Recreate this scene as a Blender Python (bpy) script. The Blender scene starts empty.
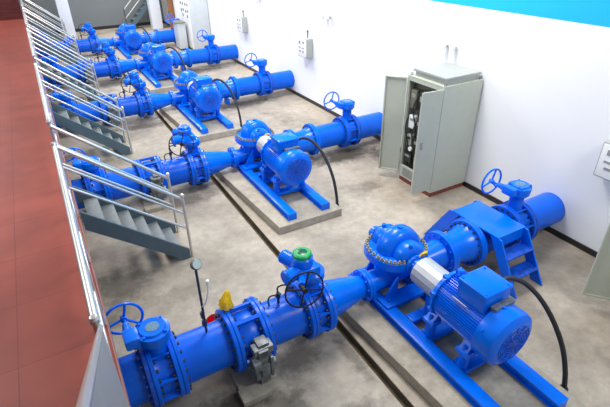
import bpy, bmesh, math, random
from mathutils import Vector, Matrix
R = random.Random(7)
PI = math.pi
C = bpy.context.scene.collection
sc = bpy.context.scene

# ---------------------------------------------------------------- materials
def nt(name):
    m = bpy.data.materials.new(name); m.use_nodes = True
    t = m.node_tree; b = t.nodes['Principled BSDF']
    return m, t, b
def srgb(r, g, b):
    f = lambda c: c/12.92 if c <= .04045 else ((c+.055)/1.055)**2.4
    return (f(r/255), f(g/255), f(b/255), 1)
def mat(name, col, rough=.5, metal=0, var=.12, scale=6, bump=0, coat=0, spec=.5):
    m, t, b = nt(name)
    b.inputs['Roughness'].default_value = rough
    b.inputs['Metallic'].default_value = metal
    b.inputs['Specular IOR Level'].default_value = spec
    if coat:
        b.inputs['Coat Weight'].default_value = coat; b.inputs['Coat Roughness'].default_value = .12
    tc = t.nodes.new('ShaderNodeTexCoord'); n = t.nodes.new('ShaderNodeTexNoise')
    n.inputs['Scale'].default_value = scale; n.inputs['Detail'].default_value = 5
    t.links.new(tc.outputs['Object'], n.inputs['Vector'])
    r = t.nodes.new('ShaderNodeValToRGB')
    c = Vector(col[:3])
    r.color_ramp.elements[0].position = .3; r.color_ramp.elements[1].position = .7
    r.color_ramp.elements[0].color = (*(c*(1-var)), 1); r.color_ramp.elements[1].color = (*(c*(1+var)), 1)
    t.links.new(n.outputs['Fac'], r.inputs['Fac']); t.links.new(r.outputs['Color'], b.inputs['Base Color'])
    if bump:
        bp = t.nodes.new('ShaderNodeBump'); bp.inputs['Strength'].default_value = bump; bp.inputs['Distance'].default_value = .02
        t.links.new(n.outputs['Fac'], bp.inputs['Height']); t.links.new(bp.outputs['Normal'], b.inputs['Normal'])
    return m

BLUE = mat('blue_paint', (0, .150, .84), .24, var=.10, scale=5, spec=.34)
BLUE2 = mat('blue_paint_pipe', (0, .118, .76), .30, var=.12, scale=3, spec=.28)
BLUED = mat('blue_paint_worn', (.001, .07, .5), .5, var=.45, scale=14)
DARK = mat('dark_bolt_steel', srgb(52, 62, 84), .5, .4, var=.3, scale=30)
BOLT = mat('plated_bolt', srgb(176, 160, 122), .35, .7, var=.35, scale=40)
BLACK = mat('black_rubber', srgb(34, 35, 38), .5, var=.2)
BLACKW = mat('black_iron', srgb(28, 32, 42), .4, .3)
SILVER = mat('brushed_silver', srgb(186, 188, 192), .5, .4, var=.06)
STEEL = mat('stainless', srgb(214, 212, 208), .36, .8, var=.03)
PANEL = mat('polished_sheet', srgb(158, 154, 145), .48, .2, var=.06, scale=3)
GREYB = mat('grey_bracket_steel', srgb(118, 122, 126), .5, .5, var=.3, scale=14)
STRING = mat('slate_paint', srgb(78, 98, 107), .5, var=.1)
TREAD = mat('grey_tread', srgb(112, 118, 121), .55, var=.12, scale=12)
GREEN = mat('green_cap', srgb(10, 158, 84), .4)
YEL = mat('yellow_plastic', srgb(246, 200, 24), .45, var=.15, scale=20)
RED = mat('red_plastic', srgb(232, 30, 38), .4)
WHITE = mat('white_plastic', srgb(236, 238, 238), .45, var=.02)
CABG = mat('cabinet_grey', srgb(180, 186, 172), .45, var=.03)
CABIN = mat('cabinet_inner', srgb(150, 154, 140), .55, var=.05)
CABROOF = mat('cabinet_roof', srgb(164, 169, 166), .4, var=.03)
CABD = mat('cabinet_plate', srgb(112, 112, 98), .6, var=.2, scale=20)
FARCAB = mat('pale_cabinet', srgb(196, 202, 204), .4, var=.04)
DEVD = mat('device_dark', srgb(40, 42, 44), .5)
OLIVE = mat('device_olive', srgb(120, 128, 60), .5)
BRICK = mat('red_brick_base', srgb(128, 62, 48), .8, var=.3, scale=18)
GLASSW = mat('gauge_face', srgb(190, 205, 205), .2)
WALLG = mat('far_wall_grey', srgb(116, 120, 122), .8, var=.03, scale=1)
COLW = mat('column_white', srgb(226, 230, 240), .7, var=.02)
SKIRT = mat('black_tile', srgb(36, 34, 36), .35, var=.2)
BROWN = mat('brown_timber', srgb(142, 98, 62), .7, var=.3)
PLATED = mat('position_plate_blue', srgb(90, 130, 160), .4, var=.3, scale=60)
DKGREEN = mat('dark_green_glass', srgb(14, 90, 60), .2)
SWITCHG = mat('switch_grey', srgb(150, 150, 150), .5)
PLATE = mat('cream_plate', srgb(206, 208, 200), .4)

def concrete(name, cols, dark, scale=.7, stain_shade=True):
    m, t, b = nt(name); N = t.nodes; L = t.links
    tc = N.new('ShaderNodeTexCoord')
    def noise(s, d=6, off=0, rough=.6):
        mp = N.new('ShaderNodeMapping'); mp.inputs['Location'].default_value = (off, off*.7, 0)
        L.new(tc.outputs['Object'], mp.inputs['Vector'])
        n = N.new('ShaderNodeTexNoise'); n.inputs['Scale'].default_value = s; n.inputs['Detail'].default_value = d
        n.inputs['Roughness'].default_value = rough
        L.new(mp.outputs['Vector'], n.inputs['Vector']); return n
    n1 = noise(scale, 8, 3.1)
    r = N.new('ShaderNodeValToRGB'); e = r.color_ramp.elements
    e[0].position = .35; e[0].color = cols[0]; e[1].position = .65; e[1].color = cols[1]
    L.new(n1.outputs['Fac'], r.inputs['Fac'])
    n2 = noise(scale*9, 8, 11, .7)
    mx = N.new('ShaderNodeMix'); mx.data_type = 'RGBA'; mx.blend_type = 'OVERLAY'; mx.inputs['Factor'].default_value = .45
    L.new(r.outputs['Color'], mx.inputs['A']); L.new(n2.outputs['Fac'], mx.inputs['B'])
    out = mx.outputs['Result']
    if stain_shade:
        n3 = noise(scale*.9, 6, 27.3, .65)
        r3 = N.new('ShaderNodeValToRGB'); e = r3.color_ramp.elements
        e[0].position = .56; e[0].color = (0,0,0,1); e[1].position = .70; e[1].color = (1,1,1,1)
        L.new(n3.outputs['Fac'], r3.inputs['Fac'])
        sc_ = N.new('ShaderNodeMath'); sc_.operation = 'MULTIPLY'; sc_.inputs[1].default_value = .6
        L.new(r3.outputs['Color'], sc_.inputs[0])
        m2 = N.new('ShaderNodeMix'); m2.data_type = 'RGBA'; m2.inputs['B'].default_value = dark
        L.new(sc_.outputs['Value'], m2.inputs['Factor']); L.new(out, m2.inputs['A']); out = m2.outputs['Result']
        # damp patches and painted pipe shade: soft-edged ellipses broken up by noise
        for (px, py, rx, ry, amt) in STAINS_AND_SHADE:
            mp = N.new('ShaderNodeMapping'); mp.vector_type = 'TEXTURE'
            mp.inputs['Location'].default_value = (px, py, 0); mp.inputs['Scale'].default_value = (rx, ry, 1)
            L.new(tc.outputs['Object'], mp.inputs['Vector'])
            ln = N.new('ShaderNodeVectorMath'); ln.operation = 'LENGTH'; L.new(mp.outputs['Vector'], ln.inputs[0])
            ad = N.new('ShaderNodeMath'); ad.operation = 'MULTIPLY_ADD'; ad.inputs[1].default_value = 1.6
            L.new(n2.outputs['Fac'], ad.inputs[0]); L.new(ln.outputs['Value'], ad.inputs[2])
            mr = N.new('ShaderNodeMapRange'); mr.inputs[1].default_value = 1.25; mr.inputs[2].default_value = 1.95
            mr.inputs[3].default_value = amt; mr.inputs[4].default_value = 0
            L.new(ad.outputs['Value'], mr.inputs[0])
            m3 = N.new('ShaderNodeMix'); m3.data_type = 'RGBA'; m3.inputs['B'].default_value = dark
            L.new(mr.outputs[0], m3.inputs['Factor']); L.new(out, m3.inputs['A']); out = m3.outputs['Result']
    L.new(out, b.inputs['Base Color'])
    b.inputs['Roughness'].default_value = .62; b.inputs['Specular IOR Level'].default_value = .35
    bp = N.new('ShaderNodeBump'); bp.inputs['Strength'].default_value = .12; bp.inputs['Distance'].default_value = .02
    L.new(n2.outputs['Fac'], bp.inputs['Height']); L.new(bp.outputs['Normal'], b.inputs['Normal'])
    return m
STAINS_AND_SHADE = [(.80,3.15,.40,.28,1),(1.75,3.40,.40,.22,.65),(2.36,3.15,.10,.5,.6),(1.45,2.75,.16,.35,.5),(1.95,2.45,.35,.14,.5),(1.25,2.95,.3,.2,.7),
          (5.55,8.02,.95,.36,.9),(6.3,7.2,.30,.9,.8),(4.5,8.2,.4,.3,.6),(4.95,12.75,1.2,.36,.9),(5.0,17.3,1.2,.4,.8),(5.2,6.5,.3,.25,.4),  # the ones under pipes paint the pipes' shadow into the floor colour
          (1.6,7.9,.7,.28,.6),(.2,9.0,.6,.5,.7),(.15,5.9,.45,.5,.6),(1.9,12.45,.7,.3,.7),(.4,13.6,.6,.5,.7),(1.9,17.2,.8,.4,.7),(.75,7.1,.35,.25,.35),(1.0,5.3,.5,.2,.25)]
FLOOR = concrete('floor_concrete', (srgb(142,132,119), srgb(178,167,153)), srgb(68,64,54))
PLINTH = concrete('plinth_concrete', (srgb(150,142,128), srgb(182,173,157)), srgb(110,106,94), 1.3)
TRENCH = mat('trench_dark', srgb(98, 86, 68), .9, var=.3)

def redfloor():
    m, t, b = nt('red_floor'); N = t.nodes; L = t.links
    tc = N.new('ShaderNodeTexCoord')
    br = N.new('ShaderNodeTexBrick'); br.inputs['Color1'].default_value = srgb(146,68,55); br.inputs['Color2'].default_value = srgb(138,62,50)
    br.inputs['Mortar'].default_value = srgb(124,54,44); br.inputs['Scale'].default_value = 1; br.inputs['Mortar Size'].default_value = .006
    br.inputs['Brick Width'].default_value = .9; br.inputs['Row Height'].default_value = .9; br.offset = 0
    L.new(tc.outputs['Object'], br.inputs['Vector'])
    n = N.new('ShaderNodeTexNoise'); n.inputs['Scale'].default_value = 2.2; n.inputs['Detail'].default_value = 6
    L.new(tc.outputs['Object'], n.inputs['Vector'])
    mx = N.new('ShaderNodeMix'); mx.data_type = 'RGBA'; mx.blend_type = 'OVERLAY'; mx.inputs['Factor'].default_value = .35
    L.new(br.outputs['Color'], mx.inputs['A']); L.new(n.outputs['Fac'], mx.inputs['B'])
    L.new(mx.outputs['Result'], b.inputs['Base Color'])
    b.inputs['Roughness'].default_value = .45; b.inputs['Specular IOR Level'].default_value = .35
    return m
REDF = redfloor()
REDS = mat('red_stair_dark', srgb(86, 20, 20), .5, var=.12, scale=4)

def wallmat():
    m, t, b = nt('wall_paint'); N = t.nodes; L = t.links
    tc = N.new('ShaderNodeTexCoord'); sp = N.new('ShaderNodeSeparateXYZ'); L.new(tc.outputs['Object'], sp.inputs[0])
    gt = N.new('ShaderNodeMath'); gt.operation = 'GREATER_THAN'; gt.inputs[1].default_value = 3.33
    L.new(sp.outputs['Z'], gt.inputs[0])
    n = N.new('ShaderNodeTexNoise'); n.inputs['Scale'].default_value = .8; L.new(tc.outputs['Object'], n.inputs['Vector'])
    r = N.new('ShaderNodeValToRGB'); r.color_ramp.elements[0].color = srgb(232,235,240); r.color_ramp.elements[1].color = srgb(240,242,245)
    L.new(n.outputs['Fac'], r.inputs['Fac'])
    mx = N.new('ShaderNodeMix'); mx.data_type = 'RGBA'; mx.inputs['B'].default_value = srgb(0,178,240)
    L.new(gt.outputs[0], mx.inputs['Factor']); L.new(r.outputs['Color'], mx.inputs['A'])
    L.new(mx.outputs['Result'], b.inputs['Base Color']); b.inputs['Roughness'].default_value = .7
    return m
WALL = wallmat()

# ---------------------------------------------------------------- mesh builder
class B:
    """collects shapes in one bmesh (bay coordinates)"""
    def __init__(s): s.bm = bmesh.new(); s.done = set(); s.n = 0
    def mark(s):
        """faces added since the last mark take the next material slot"""
        for f in s.bm.faces:
            if f not in s.done: f.material_index = s.n; s.done.add(f)
        s.n += 1; return s
    def box(s, x0, x1, y0, y1, z0, z1, bev=0, M=None):
        r = bmesh.ops.create_cube(s.bm, size=1)
        v = r['verts']
        for q in v:
            q.co = Vector(((x0+x1)/2+(x1-x0)*q.co.x, (y0+y1)/2+(y1-y0)*q.co.y, (z0+z1)/2+(z1-z0)*q.co.z))
        if bev:
            es = list({e for q in v for e in q.link_edges})
            r2 = bmesh.ops.bevel(s.bm, geom=es, offset=bev, segments=2, affect='EDGES', profile=.6)
            v = list({q for f in r2['faces'] for q in f.verts} | {q for q in v if q.is_valid})
        if M is not None:
            for q in v: q.co = M @ q.co
        return s
    def obox(s, c, ax, ay, az, bev=0):
        """box centred at c spanned by full-length vectors"""
        ax, ay, az = Vector(ax), Vector(ay), Vector(az)
        M = Matrix((ax, ay, az)).transposed().to_4x4(); M.translation = Vector(c)
        if bev:
            lx, ly, lz = ax.length, ay.length, az.length
            M2 = Matrix((ax/lx, ay/ly, az/lz)).transposed().to_4x4(); M2.translation = Vector(c)
            return s.box(-lx/2, lx/2, -ly/2, ly/2, -lz/2, lz/2, bev, M2)
        return s.box(-.5, .5, -.5, .5, -.5, .5, 0, M)
    def lathe(s, prof, o, axis, seg=40, close=True, fins=None):
        """prof: list of (t along axis, radius) from point o"""
        a = Vector(axis).normalized(); u = a.orthogonal().normalized(); w = a.cross(u); o = Vector(o)
        rings = []
        for t, r in prof:
            if r < 1e-6: rings.append([s.bm.verts.new(o+a*t)])
            else:
                ring = []
                for i in range(seg):
                    an = 2*PI*i/seg
                    rr = r*(fins(i, t) if fins else 1)
                    ring.append(s.bm.verts.new(o+a*t+(u*math.cos(an)+w*math.sin(an))*rr))
                rings.append(ring)
        for A, D in zip(rings, rings[1:]):
            if len(A) == 1 and len(D) == 1: continue
            for i in range(seg):
                j = (i+1) % seg
                if len(A) == 1: f = (A[0], D[j], D[i])
                elif len(D) == 1: f = (A[i], A[j], D[0])
                else: f = (A[i], A[j], D[j], D[i])
                try: s.bm.faces.new(f)
                except ValueError: pass
        if close:
            for ring, fl in ((rings[0], True), (rings[-1], False)):
                if len(ring) > 2:
                    try: s.bm.faces.new(ring[::-1] if fl else ring)
                    except ValueError: pass
        return s
    def cyl(s, p0, p1, r0, r1=None, seg=20):
        p0, p1 = Vector(p0), Vector(p1); d = p1-p0
        return s.lathe([(0, r0), (d.length, r0 if r1 is None else r1)], p0, d, seg)
    def tube(s, pts, r, seg=10, closed=False):
        P = [Vector(p) for p in pts]; n = len(P); rings = []; up = None
        for i, p in enumerate(P):
            if closed: d = P[(i+1) % n]-P[i-1]
            else: d = P[min(i+1, n-1)]-P[max(i-1, 0)]
            d.normalize()
            u = d.orthogonal().normalized() if up is None else (up-d*up.dot(d)).normalized()
            up = u; w = d.cross(u)
            rings.append([s.bm.verts.new(p+(u*math.cos(2*PI*k/seg)+w*math.sin(2*PI*k/seg))*r) for k in range(seg)])
        idx = list(zip(range(n), range(1, n))) + ([(n-1, 0)] if closed else [])
        for i, j in idx:
            for k in range(seg):
                l = (k+1) % seg
                s.bm.faces.new((rings[i][k], rings[i][l], rings[j][l], rings[j][k]))
        if not closed:
            s.bm.faces.new(rings[0][::-1]); s.bm.faces.new(rings[-1])
        return s
    def ring(s, c, n, r, tr, seg=36, ts=8):
        n = Vector(n).normalized(); u = n.orthogonal().normalized(); w = n.cross(u); c = Vector(c)
        return s.tube([c+(u*math.cos(2*PI*i/seg)+w*math.sin(2*PI*i/seg))*r for i in range(seg)], tr, ts, True)
    def prism(s, poly, axis, d0, d1):
        """poly: 2D outline; axis 'x': (y,z), 'y': (x,z), 'z': (x,y)"""
        def P(a, b, d): return {'x': (d, a, b), 'y': (a, d, b), 'z': (a, b, d)}[axis]
        A = [s.bm.verts.new(P(a, b, d0)) for a, b in poly]; D = [s.bm.verts.new(P(a, b, d1)) for a, b in poly]
        n = len(poly)
        s.bm.faces.new(A); s.bm.faces.new(D[::-1])
        for i in range(n): s.bm.faces.new((A[i], D[i], D[(i+1) % n], A[(i+1) % n]))
        return s
    def bolts(s, x, r, n, h, br=.02, cz=None, cy=0):
        """bolt heads round an X-axis flange"""
        cz = PZ if cz is None else cz
        for i in range(n):
            an = 2*PI*(i+.5)/n
            y, z = cy+r*math.cos(an), cz+r*math.sin(an)
            s.cyl((x, y, z), (x+h, y, z), br, seg=6)
        return s

def link(name, b, m, parent=None, base=(0,0,0), ang=35):
    if b.n: b.mark()
    bmesh.ops.recalc_face_normals(b.bm, faces=b.bm.faces[:])
    bmesh.ops.translate(b.bm, verts=b.bm.verts[:], vec=-Vector(base))
    me = bpy.data.meshes.new(name); b.bm.to_mesh(me); b.bm.free()
    me.polygons.foreach_set('use_smooth', [True]*len(me.polygons)); me.set_sharp_from_angle(angle=math.radians(ang))
    for q in (m if isinstance(m, (list, tuple)) else (m,)): me.materials.append(q)
    o = bpy.data.objects.new(name, me); C.objects.link(o)
    if parent: o.parent = parent
    return o
def tag(o, label, cat, group=None):
    o['label'] = label; o['category'] = cat
    if group: o['group'] = group
    return o
class T:
    """a thing: an Empty at its base plus parts, built in bay coordinates"""
    def __init__(s, name, base, label, cat, group=None):
        s.base = Vector(base); s.o = bpy.data.objects.new(name, None); C.objects.link(s.o)
        s.o.empty_display_size = .1
        tag(s.o, label, cat, group)
    def part(s, name, b, m, parent=None, ang=35, label=None):
        o = link(name, b, m, parent or s.o, s.base, ang)
        if label: o['label'] = label
        return o
    def place(s, off=(0,0,0)):
        s.o.location = s.base + Vector(off); return s.o
def copy_tree(o, parent=None):
    c = o.copy(); C.objects.link(c)
    if parent: c.parent = parent
    for ch in list(o.children): copy_tree(ch, c)
    return c
def struct(name, b, m, ang=35):
    o = link(name, b, m, None, (0,0,0), ang); o['kind'] = 'structure'; return o

# ---------------------------------------------------------------- plan
XW = 6.816; Y0 = 3.709; S = 4.68; NB = 5; PZ = .43; PR = .272
YF = 28.9                       # far wall
PLZ = 1.25                      # walkway height
EX = -.14                       # walkway edge
SY = [6.05+S*k for k in range(NB)]  # near side of each side stair
SWD = .88                       # stair width
XT0, XT1 = 2.44, 2.55           # drain trench

# ---------------------------------------------------------------- setting
b = B()
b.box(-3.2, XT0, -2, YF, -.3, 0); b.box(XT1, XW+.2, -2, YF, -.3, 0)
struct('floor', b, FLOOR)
b = B(); b.box(XT0, XT1, -2, YF, -.3, -.10); b.box(XT1-.008, XT1-.001, -2, YF, -.10, -.002); b.box(XT0+.001, XT0+.008, -2, YF, -.10, -.002)
struct('floor_trench', b, TRENCH)
b = B(); b.box(XW, XW+.2, -2, YF+.2, -.3, 6.5)
struct('wall_right', b, WALL)
b = B(); b.box(-3.4, XW, YF, YF+.2, -.3, 6.5)
struct('wall_far', b, WALLG)
b = B(); b.box(-3.4, -3.2, -2, YF+.2, -.3, 6.5)
struct('wall_left', b, WALLG)
b = B(); b.box(XW-.018, XW, -2, YF, 0, .10)
struct('baseboard_right', b, SKIRT)
b = B(); b.box(-3.2, XW-.02, YF-.02, YF, 0, .16)
struct('baseboard_far', b, SKIRT)
for x in (1.55, 6.02):
    b = B(); b.box(x-.27, x+.27, 27.2, 27.74, 0, 6.5, .01); struct('pillar', b, COLW)
b = B(); b.box(-3.2, EX, 2.5, YF-.05, PLZ-.16, PLZ)
struct('floor_walkway', b, REDF)
b = B(); b.box(EX-.001, EX+.012, 2.5, YF-.05, PLZ-.18, PLZ+.008)
struct('trim_walkway', b, mat('walkway_edge', srgb(150, 100, 94), .5))
b = B()
b.box(-2.9, -2.5, 2.6, YF-.06, 0, PLZ-.165)
struct('wall_under_walkway', b, WALLG)

# ---------------------------------------------------------------- one pump bay
LINE = ['first pump line, with step bridge', 'second pump line', 'middle pump line of five',
        'fourth pump line from step bridge', 'last pump line by grey wall']
BAY = []        # (thing, label pattern)
def bay_thing(name, base, pat, cat, group):
    t = T(name, (base[0], base[1], base[2]), pat.format(LINE[0]), cat, group); BAY.append((t, pat)); return t
def wheel_parts(b, c, n, r, tr, spokes=3, hub=.03, rot=0):
    n = Vector(n).normalized(); c = Vector(c); u = n.orthogonal().normalized(); w = n.cross(u)
    b.ring(c, n, r, tr)
    for i in range(spokes):
        a = 2*PI*i/spokes+rot; d = u*math.cos(a)+w*math.sin(a)
        b.cyl(c, c+d*r, tr*.95, seg=8)
    b.cyl(c-n*.03, c+n*.03, hub, seg=12)
FR = .365
def flange(b, x0, x1, r=FR, seg=44):
    x0 += .001; x1 -= .001
    b.lathe([(0, r-.008), (.008, r), (x1-x0-.008, r), (x1-x0, r-.008)], (x0, 0, PZ), (1,0,0), seg)
def pipe(b, x0, x1, r0=PR, r1=None, seg=44): b.lathe([(0, r0), (x1-x0, r0 if r1 is None else r1)], (x0, 0, PZ), (1,0,0), seg)

def spline(P, n=8):
    P = [Vector(p) for p in P]; o = []
    for i in range(len(P)-1):
        p0, p1, p2, p3 = P[max(i-1,0)], P[i], P[i+1], P[min(i+2,len(P)-1)]
        for k in range(n):
            u = k/n; o.append(.5*((2*p1)+(-p0+p2)*u+(2*p0-5*p1+4*p2-p3)*u*u+(-p0+3*p1-3*p2+p3)*u**3))
    return o+[P[-1]]
# inlet pipe
t = bay_thing('inlet_pipe', (-1, 0, 0), 'blue inlet pipe from under the walkway on the {}', 'pipe', 'blue inlet pipes')
b = B(); pipe(b, -2.48, .06); t.part('pipe', b, BLUE2)
b = B(); flange(b, .06, .11); b.bolts(.06, FR-.045, 20, -.025); t.part('flange', b, BLUED)
b = B(); b.box(-1.3, -1.0, -.2, .2, 0, .19, .01); t.part('concrete_support', b, PLINTH)

# manual butterfly valves
def valve_body(b, x0, L):
    flange(b, x0, x0+.05); b.lathe([(0, .30), (.05, .285), (L-.15, .285), (L-.10, .30)], (x0+.05, 0, PZ), (1,0,0), 44); flange(b, x0+L-.05, x0+L)
    for i in range(8):
        an = 2*PI*(i+.5)/8
        b.obox((x0+L/2, .325*math.cos(an), PZ+.325*math.sin(an)), (L-.09,0,0), Vector((0, math.cos(an), math.sin(an)))*.06, Vector((0, -math.sin(an), math.cos(an)))*.02)
    b.mark(); b.bolts(x0+.05, FR-.045, 20, .028); b.bolts(x0+L-.05, FR-.045, 20, -.028)
def butterfly(x0, L, pat, group, wy, zg, wr, wdx=-.17, wdz=.09):
    xc = x0+L/2
    t = bay_thing('butterfly_valve', (xc, 0, PZ-FR), pat, 'valve', group)
    b = B(); valve_body(b, x0, L); t.part('body', b, [BLUE2, DARK])
    b = B(); b.lathe([(0, .13), (.10, .105), (zg-.29, .105), (zg-.27, .14), (zg-.26, .14)], (xc, 0, PZ+.27), (0,0,1), 24); t.part('neck', b, BLUE2)
    b = B(); b.lathe([(0, .13), (.03, .165), (.13, .175), (.155, .175), (.16, .14), (.185, .13)], (xc, 0, PZ+zg), (0,0,1), 32)
    for i in range(4):
        a = PI/4+PI/2*i; b.cyl((xc+.15*math.cos(a), .15*math.sin(a), PZ+zg+.13), (xc+.15*math.cos(a), .15*math.sin(a), PZ+zg+.185), .016, seg=8)
    g = t.part('gearbox', b, BLUE)
    b = B(); b.lathe([(0, .075), (.008, .07)], (xc, 0, PZ+zg+.183), (0,0,1), 24); t.part('position_plate', b, PLATED, g)
    wz = PZ+zg+wdz; wx = xc+wdx
    b = B(); b.box(wx-.06, xc-.14, -.09, .12, wz-.07, wz+.06, .028); b.cyl((wx, .10, wz), (wx, .24, wz), .055, .035); b.cyl((wx, .2, wz), (wx, wy, wz), .018, seg=10); t.part('worm_housing', b, BLUE)
    b = B(); wheel_parts(b, (wx, wy, wz), (0,1,.0), wr, .0155, 3, .035, PI/2); t.part('handwheel', b, BLUE)
butterfly(.11, .28, 'blue hand-wheel valve beside the walkway on the {}', 'hand-wheel valves beside the walkway', .34, .44, .195, -.23, .12)

t = bay_thing('pipe_spool', (.7, 0, .1), 'blue pipe between hand-wheel and check valve on the {}', 'pipe', 'pipe pieces after the hand-wheel valves')
b = B(); pipe(b, .44, .99); t.part('pipe', b, BLUE2)
for x in (.39, .99):
    b = B(); flange(b, x, x+.05, FR if x < .9 else .385); b.mark(); b.bolts(x+(.05 if x < .9 else 0), FR-.045, 20, .025 if x < .9 else -.025); t.part('flange', b, [BLUE2, DARK])

t = bay_thing('check_valve', (1.22, 0, .05), 'blue check valve with grey counterweight on the {}', 'valve', 'check valves')
CX0, CX1 = 1.04, 1.40
b = B(); flange(b, CX0, CX0+.05, .385); b.lathe([(0, .29), (.08, .315), (.18, .315), (.26, .29)], (CX0+.05, 0, PZ), (1,0,0), 44); flange(b, CX1-.05, CX1, .385)
for an in (PI*.42, PI*.62, PI*1.05, PI*1.9):
    b.obox(((CX0+CX1)/2, .36*math.cos(an), PZ+.36*math.sin(an)), (.28,0,0), Vector((0, math.cos(an), math.sin(an)))*.045, Vector((0, -math.sin(an), math.cos(an)))*.045)
b.mark(); b.bolts(CX0+.05, .34, 20, .028); b.bolts(CX1-.05, .34, 20, -.028)
t.part('body', b, [BLUE2, DARK])
b = B(); b.cyl((1.25, -.26, PZ+.12), (1.25, -.50, PZ+.12), .05); b.box(1.19, 1.31, -.50, -.36, .1, .60, .01); b.box(1.15, 1.38, -.47, -.34, .52, .61, .01); b.box(1.21, 1.34, -.44, -.30, .60, .64, .008); t.part('counterweight_bracket', b, GREYB)
b = B(); b.box(1.14, 1.19, -.50, -.40, .18, .50, .008); b.cyl((1.12, -.45, .40), (1.20, -.45, .40), .09); b.box(1.31, 1.345, -.53, -.39, .20, .50, .005); b.cyl((1.345, -.46, .36), (1.39, -.46, .36), .05, seg=12); b.box(1.2, 1.3, -.53, -.50, .25, .42, .01); t.part('counterweight', b, GREYB)

t = bay_thing('concrete_block', (1.16, -.25, 0), 'small concrete block under check valve of the {}', 'block', 'concrete blocks under check valves')
b = B(); b.box(.92, 1.26, -.62, -.43, 0, .088, .008); b.box(.95, 1.42, -.435, .12, 0, .04, .006); t.part('block', b, PLINTH)

VX0, VX1 = 2.0, 2.25
t = bay_thing('pipe_spool', (1.7, 0, .1), 'blue pipe between check and motorised valve on the {}', 'pipe', 'pipe pieces before the motorised valves')
b = B(); pipe(b, 1.45, VX0-.05); t.part('pipe', b, BLUE2)
b = B(); flange(b, CX1, 1.45, .385); b.mark(); b.bolts(1.45, .34, 20, .025); t.part('flange', b, [BLUE2, DARK])
b = B(); flange(b, VX0-.05, VX0); b.mark(); b.bolts(VX0-.05, FR-.045, 20, -.025); t.part('flange', b, [BLUE2, DARK])
b = B(); b.cyl((1.68, 0, .68), (1.68, 0, .80), .016); b.cyl((1.68, 0, .79), (1.68, .0, .86), .026); b.cyl((1.64, 0, .83), (1.72, 0, .83), .012); t.part('air_valve', b, DARK)
b = B(); b.tube(spline([(1.68, 0, .86), (1.67, -.02, .96), (1.72, -.05, 1.0), (1.80, -.05, .965)]), .010, 8); t.part('hose', b, BLACK)
b = B(); b.tube(spline([(1.66, .02, .82), (1.59, .03, .82), (1.56, .03, .76), (1.57, .02, .69)]), .010, 8); t.part('hose', b, BLACK)

t = bay_thing('motorised_valve', ((VX0+VX1)/2, 0, .05), 'blue motorised valve with thin black wheel on the {}', 'valve', 'motorised valves with thin black wheels')
xc = (VX0+VX1)/2
b = B(); valve_body(b, VX0, VX1-VX0); t.part('body', b, [BLUE2, DARK])
b = B(); b.lathe([(0, .12), (.08, .105), (.17, .105), (.19, .12), (.22, .15)], (xc, 0, PZ+.27), (0,0,1), 24); t.part('neck', b, BLUE2)
b = B(); b.lathe([(0, .15), (.03, .17), (.11, .17), (.14, .14)], (xc, 0, PZ+.48), (0,0,1), 32)
b.box(xc-.22, xc+.07, -.14, .13, PZ+.53, PZ+.72, .04)
b.lathe([(0, .12), (.02, .13), (.13, .13), (.15, .112)], (xc-.10, .02, PZ+.69), (0,0,1), 28)
a = t.part('actuator', b, BLUE)
b = B(); b.lathe([(0, .112), (.035, .112), (.05, .095), (.05, .0)], (xc-.10, .02, PZ+.84), (0,0,1), 28)
b.mark(); b.lathe([(.051, .06), (.053, .05), (.053, 0)], (xc-.10, .02, PZ+.84), (0,0,1), 20); t.part('actuator_cap', b, [GREEN, DKGREEN], a, label='green round cap on the actuator')
b = B(); b.lathe([(0, .075), (.02, .09), (.20, .09), (.22, .075)], (xc-.13, .12, PZ+.66), (-.45,1,.14), 24); t.part('actuator_motor', b, BLUE, a)
b = B(); b.lathe([(0, .07), (.02, .085), (.16, .085), (.18, .095), (.20, .08)], (xc-.18, -.02, PZ+.66), (-1,-.2,0), 24); t.part('switch_housing', b, BLUE, a)
b = B(); b.cyl((xc-.17, -.10, PZ+.64), (xc-.28, -.30, PZ+.69), .045, seg=14); t.part('wheel_shaft', b, BLUE, a)
b = B(); b.cyl((xc-.29, -.28, PZ+.69), (xc-.29, -.37, PZ+.69), .02, seg=12); wheel_parts(b, (xc-.29, -.37, PZ+.69), (-.12,-1,.1), .225, .0105, 4, .032, .5); t.part('black_handwheel', b, BLACKW)
b = B(); b.cyl((xc, -.06, .10), (xc, -.06, .04), .03); b.cyl((xc-.07, -.06, .045), (xc+.08, -.06, .045), .014); t.part('drain_cock', b, DARK)

t = bay_thing('reducer', (2.6, 0, .06), 'blue cone reducer before the pump of the {}', 'pipe', 'cone reducers before the pumps')
b = B(); pipe(b, VX1+.05, 2.90, PR, .150); t.part('cone', b, BLUE)
b = B(); flange(b, VX1, VX1+.05); b.mark(); b.bolts(VX1+.05, FR-.045, 20, .028); t.part('flange', b, [BLUE, DARK])
b = B(); flange(b, 2.90, 2.95, .225); b.bolts(2.90, .19, 10, -.024, .016); t.part('flange', b, BLUE)

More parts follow.
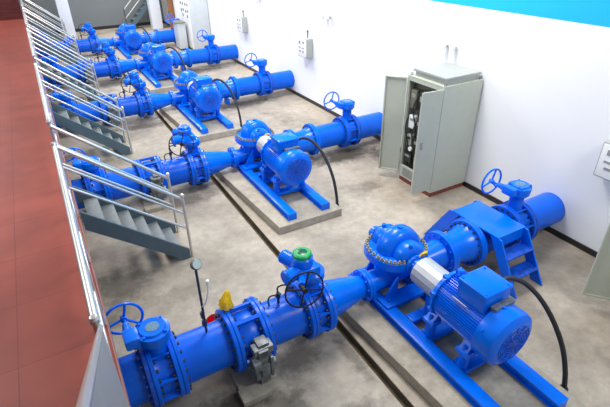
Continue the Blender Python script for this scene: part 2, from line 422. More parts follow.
# ------------- plinth, base frame
PT = .15
t = bay_thing('concrete_plinth', (3.33, -1, 0), 'low concrete plinth under the pump of the {}', 'plinth', 'concrete plinths under the pumps')
b = B(); b.prism([(2.60, .42), (2.77, -2.50), (4.04, -2.52), (4.04, .42)], 'z', 0, PT); bmesh.ops.bevel(b.bm, geom=b.bm.edges[:], offset=.008, segments=1, affect='EDGES'); t.part('plinth', b, PLINTH)
BT = .275
t = bay_thing('base_frame', (3.33, -1, PT), 'blue steel base frame under pump and motor on {}', 'frame', 'base frames under the pumps')
for x0, x1 in ((3.0, 3.165), (3.68, 3.85)):
    b = B()
    b.box(x0, x1, -2.38, .44, BT-.03, BT, .004); b.box(x0, x1, -2.38, .44, PT, PT+.025, .004); b.box(x0+.03, x1-.03, -2.37, .44, PT+.02, BT-.02)
    b.prism([(x0, PT), (x1, PT), (x1, BT), (x0, BT)], 'y', -2.40, -2.375)
    t.part('beam', b, BLUE)
for y0, y1 in ((-.40, -.16), (.12, .36), (-.74, -.60), (-1.08, -.90), (-1.62, -1.42)):
    b = B(); b.box(3.18, 3.71, y0, y1, BT-.06, BT-.004, .005); t.part('cross_member', b, BLUE)

# ------------- pump
XS, ZS = 3.485, .79
t = bay_thing('pump', (XS, 0, BT), 'blue split-case pump with casing bolts on the {}', 'pump', 'split-case pumps')
def octo(x0, x1, y0, y1, c): return [(x0+c,y0),(x1-c,y0),(x1,y0+c),(x1,y1-c),(x1-c,y1),(x0+c,y1),(x0,y1-c),(x0,y0+c)]
def ovalish(cx, cy, rx, ry, n=36, p=2.6):
    o = []
    for i in range(n):
        a = 2*PI*i/n; ca, sa = math.cos(a), math.sin(a)
        o.append((cx+rx*math.copysign(abs(ca)**(2/p), ca), cy+ry*math.copysign(abs(sa)**(2/p), sa)))
    return o
b = B()
# lower casing: tapered bowl from the split flange down to the feet, inlet and outlet branches
def loft(b, sections, cap=True):
    rings = [[b.bm.verts.new((x, y, z)) for x, y in pts] for z, pts in sections]
    n = len(rings[0])
    for A, D in zip(rings, rings[1:]):
        for i in range(n): b.bm.faces.new((A[i], A[(i+1) % n], D[(i+1) % n], D[i]))
    if cap: b.bm.faces.new(rings[0][::-1]); b.bm.faces.new(rings[-1])
loft(b, [(.36, ovalish(XS+.02, .02, .15, .14)), (.45, ovalish(XS+.02, .02, .25, .20)), (.58, ovalish(XS+.02, .03, .31, .26)), (ZS-.06, ovalish(XS+.03, .04, .345, .32))])
b.lathe([(0, .15), (.20, .15), (.36, .18)], (2.99, 0, PZ), (1,0,0), 32)
b.lathe([(0, .22), (.036, .22)], (2.952, 0, PZ), (1,0,0), 32)
b.lathe([(0, .15), (.2, .15), (.3, .17), (.6, .235)], (3.68, 0, PZ), (1,0,0), 32)
b.lathe([(0, .335), (.049, .335)], (4.27, 0, PZ), (1,0,0), 36)
b.bolts(4.27, .29, 14, -.024, .018)
b.box(3.03, 3.86, -.42, -.20, BT+.002, BT+.03, .004); b.box(3.03, 3.86, .20, .42, BT+.002, BT+.03, .004)
for sx in (-1, 1):
    x0, x1 = sorted((XS+sx*.20, XS+sx*.40))
    for y in (-.26, -.02, .26):
        b.prism([(XS+sx*.40, BT+.02), (XS+sx*.18, BT+.02), (XS+sx*.18, .62)], 'y', y-.014, y+.014)
    for y in (-.32, .32): b.cyl((XS+sx*.36, y, BT+.03), (XS+sx*.36, y, BT+.065), .022, seg=6)
t.part('lower_casing', b, BLUE)
b = B()
b.prism(ovalish(XS+.01, .05, .415, .40, 40, 2.4), 'z', ZS-.07, ZS-.010)
b.prism(ovalish(XS+.01, .05, .41, .395, 40, 2.4), 'z', ZS-.012, ZS+.04)
b.mark()
for x, y in ovalish(XS+.01, .05, .38, .365, 36, 2.4):
    b.cyl((x, y, ZS+.036), (x, y, ZS+.062), .027, seg=6); b.cyl((x, y, ZS+.06), (x, y, ZS+.088), .014, seg=8)
t.part('split_flange', b, [BLUE, BOLT])
def halfdrum(b, cx, z0, y0, y1, r, rnd, seg=28, sxf=1.0):
    """half cylinder about Y with rounded rims"""
    prof = [(y0, r-rnd)] + [(y0+rnd*(1-math.cos(a)), r-rnd+rnd*math.sin(a)) for a in (PI/8, PI/4, 3*PI/8, PI/2)] + \
           [(y1-rnd*(1-math.cos(a)), r-rnd+rnd*math.sin(a)) for a in (PI/2, 3*PI/8, PI/4, PI/8)] + [(y1, r-rnd)]
    rings = []
    for y, rr in prof:
        rings.append([b.bm.verts.new((cx+sxf*rr*math.cos(PI*i/seg), y, z0+rr*math.sin(PI*i/seg))) for i in range(seg+1)])
    for A, D in zip(rings, rings[1:]):
        for i in range(seg): b.bm.faces.new((A[i], A[i+1], D[i+1], D[i]))
    b.bm.faces.new(rings[0][::-1]); b.bm.faces.new(rings[-1])
    b.bm.faces.new([r_[0] for r_ in rings]); b.bm.faces.new([r_[-1] for r_ in rings][::-1])
b = B()
halfdrum(b, XS+.03, ZS+.03, -.10, .20, .315, .12)
halfdrum(b, XS+.02, ZS+.03, -.30, -.05, .21, .09)
halfdrum(b, XS+.02, ZS+.03, .14, .39, .21, .09)
for y in (-.26, .30): b.cyl((XS-.02, y, ZS+.22), (XS-.02, y, ZS+.27), .03, seg=10)
b.cyl((XS+.03, .04, ZS+.33), (XS+.03, .04, ZS+.365), .035, seg=6)
t.part('upper_casing', b, BLUE)
for y0, y1 in ((-.33, -.46), (.42, .54)):
    b = B()
    b.lathe([(0, .14), (.03, .14), (.04, .10), (abs(y1-y0), .09)], (XS, y0, ZS), (0, y1-y0, 0), 24)
    t.part('bearing_housing', b, BLUE)
b = B(); b.tube([(XS+.03, -.35, ZS+.10), (XS+.08, -.37, ZS+.16), (XS+.16, -.36, ZS+.15), (XS+.2, -.33, ZS+.08)], .014, 8); t.part('sealing_pipe', b, YEL, label='thin brass-yellow sealing water pipe')

t = bay_thing('coupling_guard', (XS, -.68, BT), 'silver coupling guard between pump and motor on the {}', 'guard', 'silver coupling guards')
r = .19; nn = 16
outer = [(XS+r*math.cos(2*PI*i/nn+PI/nn), ZS+r*math.sin(2*PI*i/nn+PI/nn)) for i in range(nn)]
b = B(); b.prism(outer, 'y', -.475, -.895); t.part('guard', b, SILVER, ang=15)
b = B(); b.box(XS-.03, XS+.03, -.70, -.64, BT, ZS-.17); b.box(XS-.10, XS+.10, -.73, -.61, BT-.003, BT+.01); t.part('support', b, BLUE)

MY0, MY1, MY2 = -.92, -1.61, -1.87
t = bay_thing('electric_motor', (XS, -1.3, BT), 'blue electric motor with square terminal box on the {}', 'motor', 'blue electric motors')
MR = .30
b = B(); nf = 120
b.lathe([(.05, MR), (MY0-MY1, MR)], (XS, MY0, ZS), (0,-1,0), nf*2, fins=lambda i, tt: 1.0 if (i//2) % 2 == 0 else .93)
t.part('finned_body', b, BLUE, ang=25)
b = B(); b.lathe([(-.02, .14), (0, .27), (.02, .305), (.07, .318), (.075, .305)], (XS, MY0, ZS), (0,-1,0), 44)
for i in range(8):
    a = PI*2*(i+.5)/8; b.box(XS+(.308)*math.cos(a)-.025, XS+(.308)*math.cos(a)+.025, MY0-.085, MY0-.01, ZS+(.308)*math.sin(a)-.025, ZS+(.308)*math.sin(a)+.025, .006)
t.part('end_shield', b, BLUE)
b = B(); b.lathe([(0, .315), (.0, .335), (.17, .34), (.215, .326), (.25, .275), (.26, .225), (.255, 0)], (XS, MY1, ZS), (0,-1,0), 48)
for a in (.4, 1.6, 2.6, 3.9, 5.2): b.cyl((XS+.33*math.cos(a), MY1-.06, ZS+.33*math.sin(a)), (XS+.355*math.cos(a), MY1-.06, ZS+.355*math.sin(a)), .016, seg=8)
fc = t.part('fan_cowl', b, BLUE)
b = B()
for rr in (.05, .085, .12, .155, .19, .225): b.ring((XS, MY2-.0, ZS), (0,1,0), rr, .006, 36, 5)
for i in range(6):
    a = PI*i/6; b.obox((XS, MY2-.002, ZS), Vector((math.cos(a), 0, math.sin(a)))*.46, (0,.008,0), Vector((-math.sin(a), 0, math.cos(a)))*.012)
t.part('fan_grille', b, BLUED, fc)
b = B(); b.box(XS-.19, XS+.20, -1.565, -1.195, ZS+.25, ZS+.455, .012); b.box(XS-.20, XS+.21, -1.575, -1.185, ZS+.44, ZS+.485, .012)
for sx in (-.16, .17):
    for y in (-1.54, -1.22): b.cyl((XS+sx, y, ZS+.48), (XS+sx, y, ZS+.494), .014, seg=6)
tb = t.part('terminal_box', b, BLUE)
b = B(); b.cyl((XS+.18, -1.38, ZS+.36), (XS+.28, -1.38, ZS+.36), .038, seg=14); t.part('cable_gland', b, DARK, tb)
b = B(); b.box(XS-.12, XS+.18, -1.66, -1.585, ZS+.31, ZS+.35, .006); t.part('cowl_plate', b, GREYB)
b = B(); b.obox((XS-.216, -1.3, ZS+.216), (.006,0,.006), (0,.2,0), (-.07,0,.07)); t.part('nameplate', b, PLATE)
b = B(); b.ring((XS-.02, -1.05, ZS+.37), (1,0,0), .035, .011, 18, 6); b.cyl((XS-.02, -1.05, ZS+.31), (XS-.02, -1.05, ZS+.345), .02); t.part('lifting_eye', b, BLUE)
for sx in (-1, 1):
    for y in (-1.0, -1.53):
        b = B(); x = XS+sx*.27
        b.box(x-.075, x+.075, y-.085, y+.085, ZS-.31, ZS-.25, .01); b.prism([(x-sx*.06, ZS-.12), (x+sx*.07, ZS-.27), (x-sx*.06, ZS-.27)], 'y', y-.06, y+.06)
        b.cyl((x+sx*.03, y, ZS-.27), (x+sx*.03, y, ZS-.19), .024, seg=6)
        f = t.part('foot', b, BLUE)
        b = B(); b.cyl((x, y, BT+.001), (x, y, ZS-.30), .062, seg=16); t.part('pedestal', b, BLUE, f)

t = bay_thing('power_cable', (4.1, -2.2, 0), 'black cable arching from motor to floor on the {}', 'cable', 'black motor cables')
pts = [(XS+.30, -1.38, ZS+.36), (XS+.38, -1.42, ZS+.39), (XS+.49, -1.52, ZS+.35), (XS+.58, -1.68, ZS+.22), (XS+.64, -1.86, ZS+.01), (XS+.66, -2.04, .54), (XS+.66, -2.16, .26), (XS+.65, -2.22, .04)]
b = B(); b.tube(spline(pts), .028, 10); t.part('cable', b, BLACK)
b = B(); b.cyl((4.12, -2.22, 0), (4.12, -2.22, .06), .05, seg=12); t.part('floor_sleeve', b, DARK)

# ------------- discharge side
t = bay_thing('discharge_cone', (4.6, 0, .06), 'blue widening discharge pipe past pump of the {}', 'pipe', 'discharge cones after the pumps')
b = B(); b.lathe([(0, .235), (.2, .24), (.38, .27), (.43, .30)], (4.37, 0, PZ), (1,0,0), 44); t.part('cone', b, BLUE)
b = B(); b.box(4.53, 4.63, -.14, .14, 0, .16, .006); b.box(4.55, 4.61, -.10, .10, .155, .20); t.part('saddle', b, BLUE)
b = B(); flange(b, 4.32, 4.37, .335); t.part('flange', b, BLUE)
b = B(); flange(b, 4.80, 4.85); b.mark(); b.bolts(4.80, FR-.045, 20, -.028, .018); t.part('flange', b, [BLUE, DARK])
t = bay_thing('pipe_spool', (5.2, 0, .1), 'blue pipe before the wall-side valve on the {}', 'pipe', 'pipe pieces before the wall-side valves')
b = B(); pipe(b, 4.90, 5.62); t.part('pipe', b, BLUE2)
b = B(); flange(b, 4.85, 4.90); t.part('flange', b, BLUE)
b = B(); flange(b, 5.62, 5.67); b.mark(); b.bolts(5.62, FR-.045, 20, -.025); t.part('flange', b, [BLUE2, DARK])
butterfly(5.67, .31, 'blue hand-wheel valve near the white wall on the {}', 'hand-wheel valves beside the white wall', .36, .55, .205, -.20, .12)
t = bay_thing('outlet_pipe', (6.4, 0, .1), 'blue pipe end entering white wall on the {}', 'pipe', 'pipe ends at the white wall')
b = B(); pipe(b, 6.03, XW-.002); t.part('pipe', b, BLUE2)
b = B(); flange(b, 5.98, 6.03); b.bolts(6.03, FR-.045, 20, .028); t.part('flange', b, BLUED)

for t, pat in BAY:
    t.place((0, Y0, 0))
    for ch in t.o.children_recursive:
        if ch.name.startswith('actuator_cap'):
            CAPBLUE = ch.data.copy(); CAPBLUE.materials[0] = BLUE; CAPBLUE.materials[1] = BLUED
for k in range(1, NB):
    for t, pat in BAY:
        c = copy_tree(t.o); c.location = t.base+Vector((0, Y0+S*k, 0)); c['label'] = pat.format(LINE[k])
        for ch in c.children_recursive:
            if ch.name.startswith('actuator_cap'):
                ch.data = CAPBLUE; del ch['label']

# ---------------------------------------------------------------- extras on the first line
t = T('step_bridge', (5.2, 0, 0), 'blue steel step bridge crossing over the pipe beside the white wall', 'bridge')
BX0, BX1, BZ = 4.92, 5.50, .745
b = B(); b.box(BX0, BX1, -.46, .42, BZ-.012, BZ+.012, .003); b.box(BX0+.026, BX1-.026, -.455, -.44, BZ-.17, BZ-.01); b.box(BX0+.026, BX1-.026, .40, .415, BZ-.17, BZ-.01); t.part('platform', b, BLUE)
for x in (BX0, BX1-.025):
    for s_, yt, yb in ((-1, -.42, -.86), (1, .38, .84)):
        w = .095*s_
        b = B(); b.prism([(yt-w, BZ-.005), (yt+w, BZ-.005), (yb+w, 0), (yb-w, 0)], 'x', x, x+.025); t.part('stringer', b, BLUE)
for s_, yt, yb in ((-1, -.42, -.86), (1, .38, .84)):
    for z in (.49, .235):
        y = yt+(yb-yt)*(BZ-z)/BZ
        b = B(); b.box(BX0+.02, BX1-.02, y-.11, y+.11, z-.014, z+.01, .003); t.part('tread', b, BLUED)
t.place((0, Y0, 0))

t = T('pressure_gauge', (.78, 0, .69), 'round pressure gauge on a tall stem above the blue pipe', 'gauge')
b = B(); b.cyl((.785, 0, .704), (.785, .0, 1.58), .014, seg=10); b.cyl((.78, 0, .80), (.78, 0, .88), .028, seg=6); b.cyl((.775, 0, .92), (.772, 0, 1.0), .024, seg=6); t.part('stem', b, DARK)
b = B(); b.lathe([(0, .045), (.01, .058), (.04, .058), (.05, .05)], (.79, .02, 1.63), (.3,-1,.6), 24); gh = t.part('gauge_case', b, GREYB)
b = B(); b.lathe([(.051, .048), (.053, .046)], (.79, .02, 1.63), (.3,-1,.6), 24); t.part('dial', b, GLASSW, gh)
b = B(); b.tube(spline([(.775, 0, 1.08), (.82, -.02, 1.12), (.86, -.03, 1.25), (.875, -.03, 1.36)]), .010, 8); b.cyl((.875, -.03, 1.36), (.877, -.03, 1.42), .018, seg=8); t.part('branch_tube', b, WHITE)
t.place((0, Y0, 0))

b = B()
prof = [(0, .085), (.05, .095), (.12, .08), (.19, .05), (.25, .025), (.27, 0)]
b.lathe(prof, (0, 0, 0), (.25, .1, 1), 14, fins=lambda i, tt: 1+.22*math.sin(i*2.4+tt*17))
o = link('plastic_bag', b, YEL); o.location = (1.07, Y0+.13, .82); o.scale = (.85, .85, .85)
tag(o, 'crumpled yellow plastic bag on top of the check valve flange', 'bag')
t = T('bucket', (1.05, .60, 0), 'red plastic bucket on the floor behind the blue pipe', 'bucket')
b = B(); b.lathe([(0, .10), (.22, .125), (.22, .115), (.015, .092), (.015, 0)], (1.05, .60, 0), (0,0,1), 28, close=False); t.part('tub', b, RED)
b = B(); b.tube([(1.05+.125*math.cos(a), .60+.11*math.sin(a), .215+.02*math.sin(a)) for a in [PI*i/12 for i in range(13)]], .006, 6); t.part('handle', b, BOLT)
t.place((0, Y0, 0))

# ---------------------------------------------------------------- side stairs and walkway railings
RZ = PLZ+1.03; RR = .026; XB = 1.24
STAIRL = ['grey steel side stairs nearest the step bridge line, by the gauge stem', 'grey steel side stairs just past the second pump line',
          'grey steel side stairs just past the middle pump line', 'grey steel side stairs just past the fourth pump line',
          'grey steel side stairs past the last pump line by the pillar']
RX = EX-.02
def rail_fan(b, y):
    pass
t = T('side_stairs', (.5, 0, 0), STAIRL[0], 'stairs', 'steel side stairs from the red walkway')
slope = PLZ/(XB-EX)
for y in (0, SWD-.04):
    b = B(); b.prism([(EX+.03, PLZ+.05), (XB, .17), (XB, 0), (XB-.10, 0), (EX+.03, PLZ-.24)], 'y', y, y+.04); t.part('stringer', b, STRING)
for i in range(1, 7):
    z = PLZ-.03-PLZ*i/7; x = EX+.03+(XB-EX)*(i-.62)/7
    b = B(); b.box(x, x+.20, .04, SWD-.04, z-.03, z, .004); t.part('tread', b, TREAD)
HB = 1.06    # handrail height at the foot post
for y in (.036, SWD-.036):
    b = B(); b.cyl((XB+.035, y, .0), (XB+.035, y, HB+.05), .022, seg=12); b.lathe([(0, .0), (.008, .026), (.03, .034), (.052, .026), (.06, 0)], (XB+.035, y, HB+.04), (0,0,1), 14); t.part('post', b, STEEL)
    b = B()
    b.cyl((RX, y, RZ-.02), (XB+.035, y, HB), RR, seg=12); t.part('handrail', b, STEEL)
    for dz0, dz1 in ((.30, .25), (.60, .52)):
        b = B(); b.cyl((RX, y, RZ-dz0), (XB+.035, y, HB-dz1), RR*.72, seg=10); t.part('mid_rail', b, STEEL)
t.place((0, SY[0], 0))
for k in range(1, NB):
    c = copy_tree(t.o); c.location = t.base+Vector((0, SY[k], 0)); c['label'] = STAIRL[k]

RAILL = ['stainless railing on the walkway edge before the first side stairs', 'stainless walkway railing between first and second side stairs',
         'stainless walkway railing between second and third side stairs', 'stainless walkway railing between third and fourth side stairs',
         'stainless walkway railing between the fourth and last side stairs', 'stainless walkway railing past the last side stairs']
ends = [2.60]+sum([[y, y+SWD] for y in SY], [])+[28.2]
for k in range(6):
    y0, y1 = ends[2*k], ends[2*k+1]
    t = T('walkway_railing', (RX, (y0+y1)/2, PLZ), RAILL[k], 'railing', 'stainless walkway railings')
    b = B(); b.cyl((RX, y0+.02, RZ), (RX, y1, RZ), RR*1.15, seg=12); t.part('handrail', b, STEEL)
    for dz in (.30, .60):
        b = B(); b.cyl((RX, y0+.02, RZ-dz), (RX, y1, RZ-dz), RR*.72, seg=10); t.part('mid_rail', b, STEEL)
    n = max(2, round((y1-y0)/1.2)+1)
    for i in range(n):
        y = y0+.025+(y1-y0-.05)*i/(n-1)
        b = B(); b.cyl((RX, y, PLZ), (RX, y, RZ+.01), .024, seg=12)
        if i in (0, n-1): b.lathe([(0, 0), (.008, .026), (.03, .036), (.052, .026), (.06, 0)], (RX, y, RZ), (0,0,1), 14)
        t.part('post', b, STEEL)
    t.place()

# red stairs: rising past the camera at this end, and beyond the walkway at the far end
t = T('red_staircase', (-1.6, 1.5, PLZ), 'red staircase rising at the near end of the walkway', 'stairs')
RUN, RISE = .264, .20
for i in range(9):
    b = B(); y1 = 2.5-RUN*i
    b.prism([(y1, PLZ+RISE*i-(.16 if i else 0)), (y1, PLZ+RISE*(i+1)), (y1-RUN-.02, PLZ+RISE*(i+1)), (y1-RUN-.02, PLZ+RISE*(i+1)-.16)], 'x', -3.15, -.16)
    t.part('step', b, REDF)
b = B(); ye = 2.5-RUN*9; ze = PLZ+RISE*9
b.prism([(2.56, PLZ-.18), (2.56, RZ-.03), (ye, ze+RZ-PLZ-.03), (ye, PLZ-.18)], 'x', -.138, -.126); t.part('side_sheet', b, PANEL)
b = B(); b.cyl((-.135, 2.56, RZ), (-.135, ye, ze+RZ-PLZ), .017, seg=12); t.part('handrail', b, STEEL)
t.place()
t = T('red_staircase', (-1.6, 27, PLZ), 'dark red staircase rising at the far end of the walkway', 'stairs')
for i in range(7):
    b = B(); y1 = 25.9+.28*i
    b.prism([(y1, PLZ), (y1, PLZ+.17*(i+1)), (y1+.28, PLZ+.17*(i+1)), (y1+.28, PLZ)], 'x', -3.15, -.30); t.part('step', b, REDS)
t.place()

# ---------------------------------------------------------------- electrical cabinets by the wall
def cabinet(cy, label):
    """built with its front near corner at the origin, depth along x, width along y"""
    d_, w_, z1 = .93, .95, 2.185
    t = T('electrical_cabinet', (0, 0, 0), label, 'cabinet', 'grey-green electrical cabinets')
    w = .02
    b = B()
    b.box(0, d_, 0, w, .10, z1); b.box(0, d_, w_-w, w_, .10, z1); b.box(d_-w, d_, w, w_-w, .10, z1)
    b.box(.001, d_-w, w, w_-w, z1-w, z1-.001); b.box(.001, d_-w, w, w_-w, .101, .13)
    b.box(.002, .05, w, w+.03, .13, z1-w); b.box(.002, .05, w_-w-.03, w_-w, .13, z1-w); b.box(.003, .05, w+.03, w_-w-.03, z1-.09, z1-w); b.box(.003, .03, w+.03, w_-w-.03, .13, .36)
    t.part('body', b, CABG)
    b = B(); b.box(.02, d_-.02, .02, w_-.02, 0, .10); t.part('base', b, BRICK)
    b = B()
    b.box(-.004, .003, .10, w_-.10, .14, .34)
    b.mark()
    for i in range(5): b.box(-.007, -.003, .13, w_-.13, .16+.034*i, .174+.034*i)
    t.part('vent', b, [CABROOF, CABD])
    b = B(); b.box(.10, d_-.06, .09, w_-.09, z1-.002, z1+.085); t.part('roof_curb', b, CABROOF)
    b = B(); b.box(.06, d_-.02, .05, w_-.06, z1+.085, z1+.13, .008); t.part('roof', b, CABROOF)
    for x, y in ((.05, .04), (.89, .04), (.05, w_-.04)):
        b = B(); b.ring((x, y, z1+.02), (0,1,0), .025, .008, 14, 6); t.part('lifting_lug', b, GREYB)
    px = .18
    b = B(); b.box(px, px+.02, .05, w_-.05, .4, z1-.1); t.part('mounting_plate', b, CABD)
    for (dy, z, ww, h, m) in ((.80, 1.75, .16, .36, CABD), (.50, 1.72, .10, .5, OLIVE), (.36, 1.72, .12, .42, DEVD), (.60, 1.70, .07, .5, DEVD), (.78, 1.30, .16, .26, WHITE),
                              (.58, 1.25, .12, .34, DEVD), (.42, 1.22, .12, .30, DEVD), (.24, 1.3, .16, .5, DEVD), (.80, .92, .14, .22, CABIN), (.60, .86, .14, .30, DEVD), (.42, .82, .14, .2, OLIVE), (.22, .8, .16, .3, CABIN),
                              (.80, .54, .22, .2, DEVD), (.5, .54, .22, .16, OLIVE), (.25, .54, .18, .16, DEVD)):
        b = B(); b.box(px-.13, px, dy-ww/2, dy+ww/2, z-h/2, z+h/2, .008)
        b.mark(); b.box(px-.136, px-.129, dy-ww*.3, dy+ww*.3, z+h*.1, z+h*.3); t.part('switchgear', b, [m, CABIN if m is not CABIN else DEVD])
    for dy, zz in ((.70, 1.5), (.47, 1.4), (.86, 1.1), (.33, .95), (.66, 1.0)):
        b = B(); b.tube(spline([(px-.03, dy, zz+.42), (px-.17, dy+.03, zz+.12), (px-.15, dy-.05, zz-.25), (px-.04, dy, max(.3, zz-.75))]), .014, 7); t.part('wiring', b, DEVD)
    b = B(); b.lathe([(0, .045), (.03, .045)], (px-.13, .72, .76), (-1,0,0), 18); t.part('dial', b, WHITE)
    H0, H1 = .19, z1-.04
    # doors: hinged on both front edges and swung open
    for nm, hy, ex, ey in (('far', w_, -.26, .32), ('near', 0, -.445, .03)):
        D = Vector((ex, ey, 0)); W = D.length; d = D/W; n = Vector((-d.y, d.x, 0))
        c = Vector((-.012, hy, (H0+H1)/2)); H_ = H1-H0; s_ = 1 if nm == 'far' else -1
        b = B(); b.obox(c+d*W/2, d*W, n*.006, (0,0,H_))
        for k_ in (.013, W-.013): b.obox(c+d*k_+n*s_*.018, d*.024, n*.03, (0,0,H_-.002))
        for zz in (-1, 1): b.obox(c+d*W/2+n*s_*.018+Vector((0,0,zz*(H_/2-.014))), d*(W-.06), n*.03, (0,0,.024))
        dr = t.part('door', b, CABG)
        b = B(); b.obox(c+d*(W-.10)-n*s_*.011+Vector((0,0,.0)), d*.055, n*.016, (0,0,.14), .004); h = t.part('handle', b, CABIN, dr)
        b = B(); b.obox(c+d*(W-.10)-n*s_*.022+Vector((0,0,.02)), d*.026, n*.012, (0,0,.06)); t.part('lock', b, SILVER, dr)
    t.o.location = (5.864, cy, 0); t.o.rotation_euler = (0, 0, .0)
cabinet(5.535, 'grey-green electrical cabinet with both doors open, standing whole against the white wall')
cabinet(1.0, 'grey-green electrical cabinet cut by the photo edge, only its open door showing')

# far cabinets
t = T('control_cabinet', (6.4, 21.2, 0), 'tall pale control cabinet with meters on its front, before the white wall', 'cabinet')
b = B(); b.box(5.98, XW-.02, 20.6, 21.95, .05, 2.3, .01); t.part('body', b, FARCAB)
b = B(); b.box(6.0, XW-.03, 20.62, 21.93, 0, .05); t.part('base', b, DARK)
for y in (20.62, 21.29):
    b = B(); b.box(5.955, 5.98, y, y+.65, .1, 2.26, .004); d = t.part('door', b, WHITE)
    for yy, z in ((.16, 1.9), (.46, 1.9), (.16, 1.65), (.46, 1.62), (.3, 1.42)):
        b = B(); b.box(5.945, 5.956, y+yy-.05, y+yy+.05, z-.05, z+.05); t.part('meter', b, DEVD, d)
t.place()
t = T('junction_cabinet', (5.6, 21.4, 0), 'low grey metal cabinet in front of the tall pale control cabinet', 'cabinet')
b = B(); b.box(5.50, 5.86, 21.15, 21.8, .06, 1.15, .01); t.part('body', b, FARCAB)
b = B(); b.box(5.46, 5.89, 21.10, 21.85, 1.15, 1.175); t.part('lid', b, CABD)
for x in (5.54, 5.81):
    for y in (21.2, 21.75):
        b = B(); b.box(x-.03, x+.03, y-.03, y+.03, 0, .06); t.part('foot', b, DARK)
t.place()

# wall boxes with switches
def wallbox(yc, label):
    x0, y0, y1, z0, z1 = XW-.21, yc-.27, yc+.27, 1.37, 1.9
    t = T('switch_box', (XW-.1, yc, z0), label, 'switch box', 'switch boxes on the white wall')
    b = B(); b.box(x0, XW-.001, y0, y1, z0, z1, .012); bd = t.part('body', b, CABROOF)
    b = B(); b.box(x0-.012, x0, y0+.02, y1-.02, z0+.02, z1-.02, .004); d = t.part('door', b, WHITE)
    for dy, z, hy, hz in ((.12, z1-.13, .05, .04), (-.1, z1-.11, .05, .03), (.12, z1-.27, .06, .015), (-.08, z1-.27, .06, .015), (.1, z1-.37, .05, .02), (-.08, z1-.37, .03, .03)):
        b = B(); b.box(x0-.018, x0-.011, yc+dy-hy, yc+dy+hy, z-hz, z+hz); t.part('switch', b, SWITCHG, d)
    b = B(); b.cyl((XW-.05, yc-.05, z1), (XW-.05, yc-.05, z1+.16), .018, seg=10); b.cyl((XW-.05, yc-.05, z1+.15), (XW-.05, yc-.05, z1+.2), .028, seg=10); t.part('conduit', b, GREYB)
    t.place()
wallbox(11.9, 'white switch box on the wall above the second pipe end')
wallbox(16.6, 'white switch box on the wall nearer the pale control cabinet')
wallbox(2.86, 'white switch box on the wall cut by the photo edge')

for (y, lab) in ((6.4, 'twin white emergency lamps on the wall above the open cabinet'), (10.8, 'twin white emergency lamps high on the wall, middle of the three pairs'),
                 (15.15, 'twin white emergency lamps high on the wall towards the far cabinets')):
    t = T('wall_lamp', (XW-.05, y, 2.45), lab, 'lamp', 'emergency lamps on the white wall')
    b = B(); b.box(XW-.02, XW-.001, y-.15, y+.15, 2.57, 2.63, .006); t.part('bracket', b, WHITE)
    for dy in (-.11, .11):
        b = B(); b.lathe([(0, .03), (.02, .055), (.12, .055), (.17, .03), (.18, 0)], (XW-.09, y+dy, 2.70), (-.25,0,-1), 18); t.part('lamp_head', b, WHITE)
        b = B(); b.cyl((XW-.03, y+dy, 2.6), (XW-.10, y+dy, 2.6), .015, seg=8); t.part('arm', b, GREYB)
    t.place()

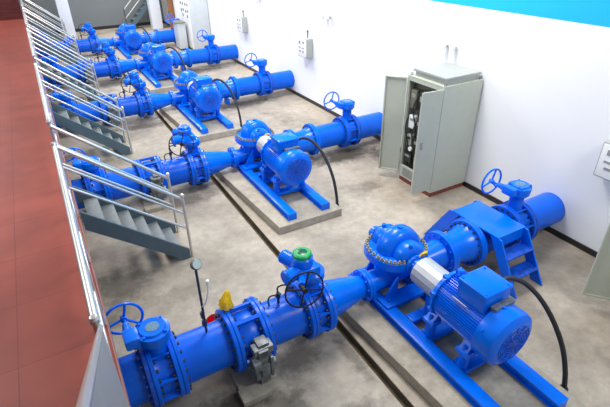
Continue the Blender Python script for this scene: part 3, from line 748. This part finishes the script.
# far stairs and post against the far wall
t = T('far_stairs', (5.2, 28, 0), 'grey steel stairs climbing along the far wall behind the last pump', 'stairs')
for y in (27.85, 28.6):
    b = B(); b.prism([(4.45, 0), (4.75, 0), (7.0-.3, 1.95), (7.0-.3, 2.25)], 'y', y, y+.04); t.part('stringer', b, STRING)
for i in range(8):
    b = B(); x = 4.62+.27*i; b.box(x, x+.25, 27.89, 28.6, .22+.24*i, .25+.24*i); t.part('tread', b, TREAD)
for dz in (.5, .95):
    b = B(); b.cyl((4.5, 27.87, dz+.1), (6.7, 27.87, 2.2+dz), .025, seg=8); t.part('handrail', b, STEEL)
b = B(); b.cyl((4.5, 27.87, 0), (4.5, 27.87, 1.15), .025, seg=8); t.part('post', b, DARK)
t.place()
b = B(); b.box(6.52, 6.78, 26.3, 26.5, 0, 4.2, .01)
o = link('timber_post', b, BROWN); tag(o, 'brown timber post standing before the far wall near the pale cabinet', 'post')

# ---------------------------------------------------------------- light
w = bpy.data.worlds.new('World'); sc.world = w; w.use_nodes = True
bg = w.node_tree.nodes['Background']; bg.inputs['Color'].default_value = (.86, .93, 1, 1); bg.inputs['Strength'].default_value = .32
def area(name, loc, target, sx, sy, power, col=(1,1,1)):
    l = bpy.data.lights.new(name, 'AREA'); l.shape = 'RECTANGLE'; l.size = sx; l.size_y = sy; l.energy = power; l.color = col
    o = bpy.data.objects.new(name, l); C.objects.link(o); o.location = loc
    o.rotation_euler = (Vector(target)-Vector(loc)).to_track_quat('-Z', 'Y').to_euler(); return o
for k in range(4):
    area('overhead_or_fill_light', (4.0, 6.5+6.5*k, 7.2), (4.4, 6.8+6.5*k, 0), 2.2, 3.0, 400, (1, .97, .93))
area('overhead_or_fill_light', (5.2, -.8, 6.6), (6.0, 4.0, .8), 1.6, 2.0, 210, (1, .97, .94))  # unseen fill light, added to brighten the open cabinet and the floor near it
for k in range(3):
    area('window_daylight', (-3.1, 8+8*k, 5.3), (6.8, 9+8*k, 1.8), 5.0, 1.6, 260, (.95, .98, 1))

# ---------------------------------------------------------------- camera
ya, pi_, ro, F = CAMP = (0.50784, 0.53784, -0.01588, 454.72)
Fv = Vector((math.sin(ya)*math.cos(pi_), math.cos(ya)*math.cos(pi_), -math.sin(pi_)))
Rt = Vector((math.cos(ya), -math.sin(ya), 0)); U = Rt.cross(Fv)
r_ = Rt*math.cos(ro)+U*math.sin(ro); u_ = -Rt*math.sin(ro)+U*math.cos(ro)
cd = bpy.data.cameras.new('camera'); cam = bpy.data.objects.new('camera', cd); C.objects.link(cam)
M = Matrix((r_, u_, -Fv)).transposed().to_4x4(); M.translation = Vector((0, 0, 4.5)); cam.matrix_world = M
cd.sensor_width = 36; cd.lens = F/610*36; cd.clip_start = .05
sc.camera = cam
sc.view_settings.view_transform = 'Standard'; sc.view_settings.look = 'None'
sc.view_settings.exposure = .28; sc.view_settings.gamma = 1
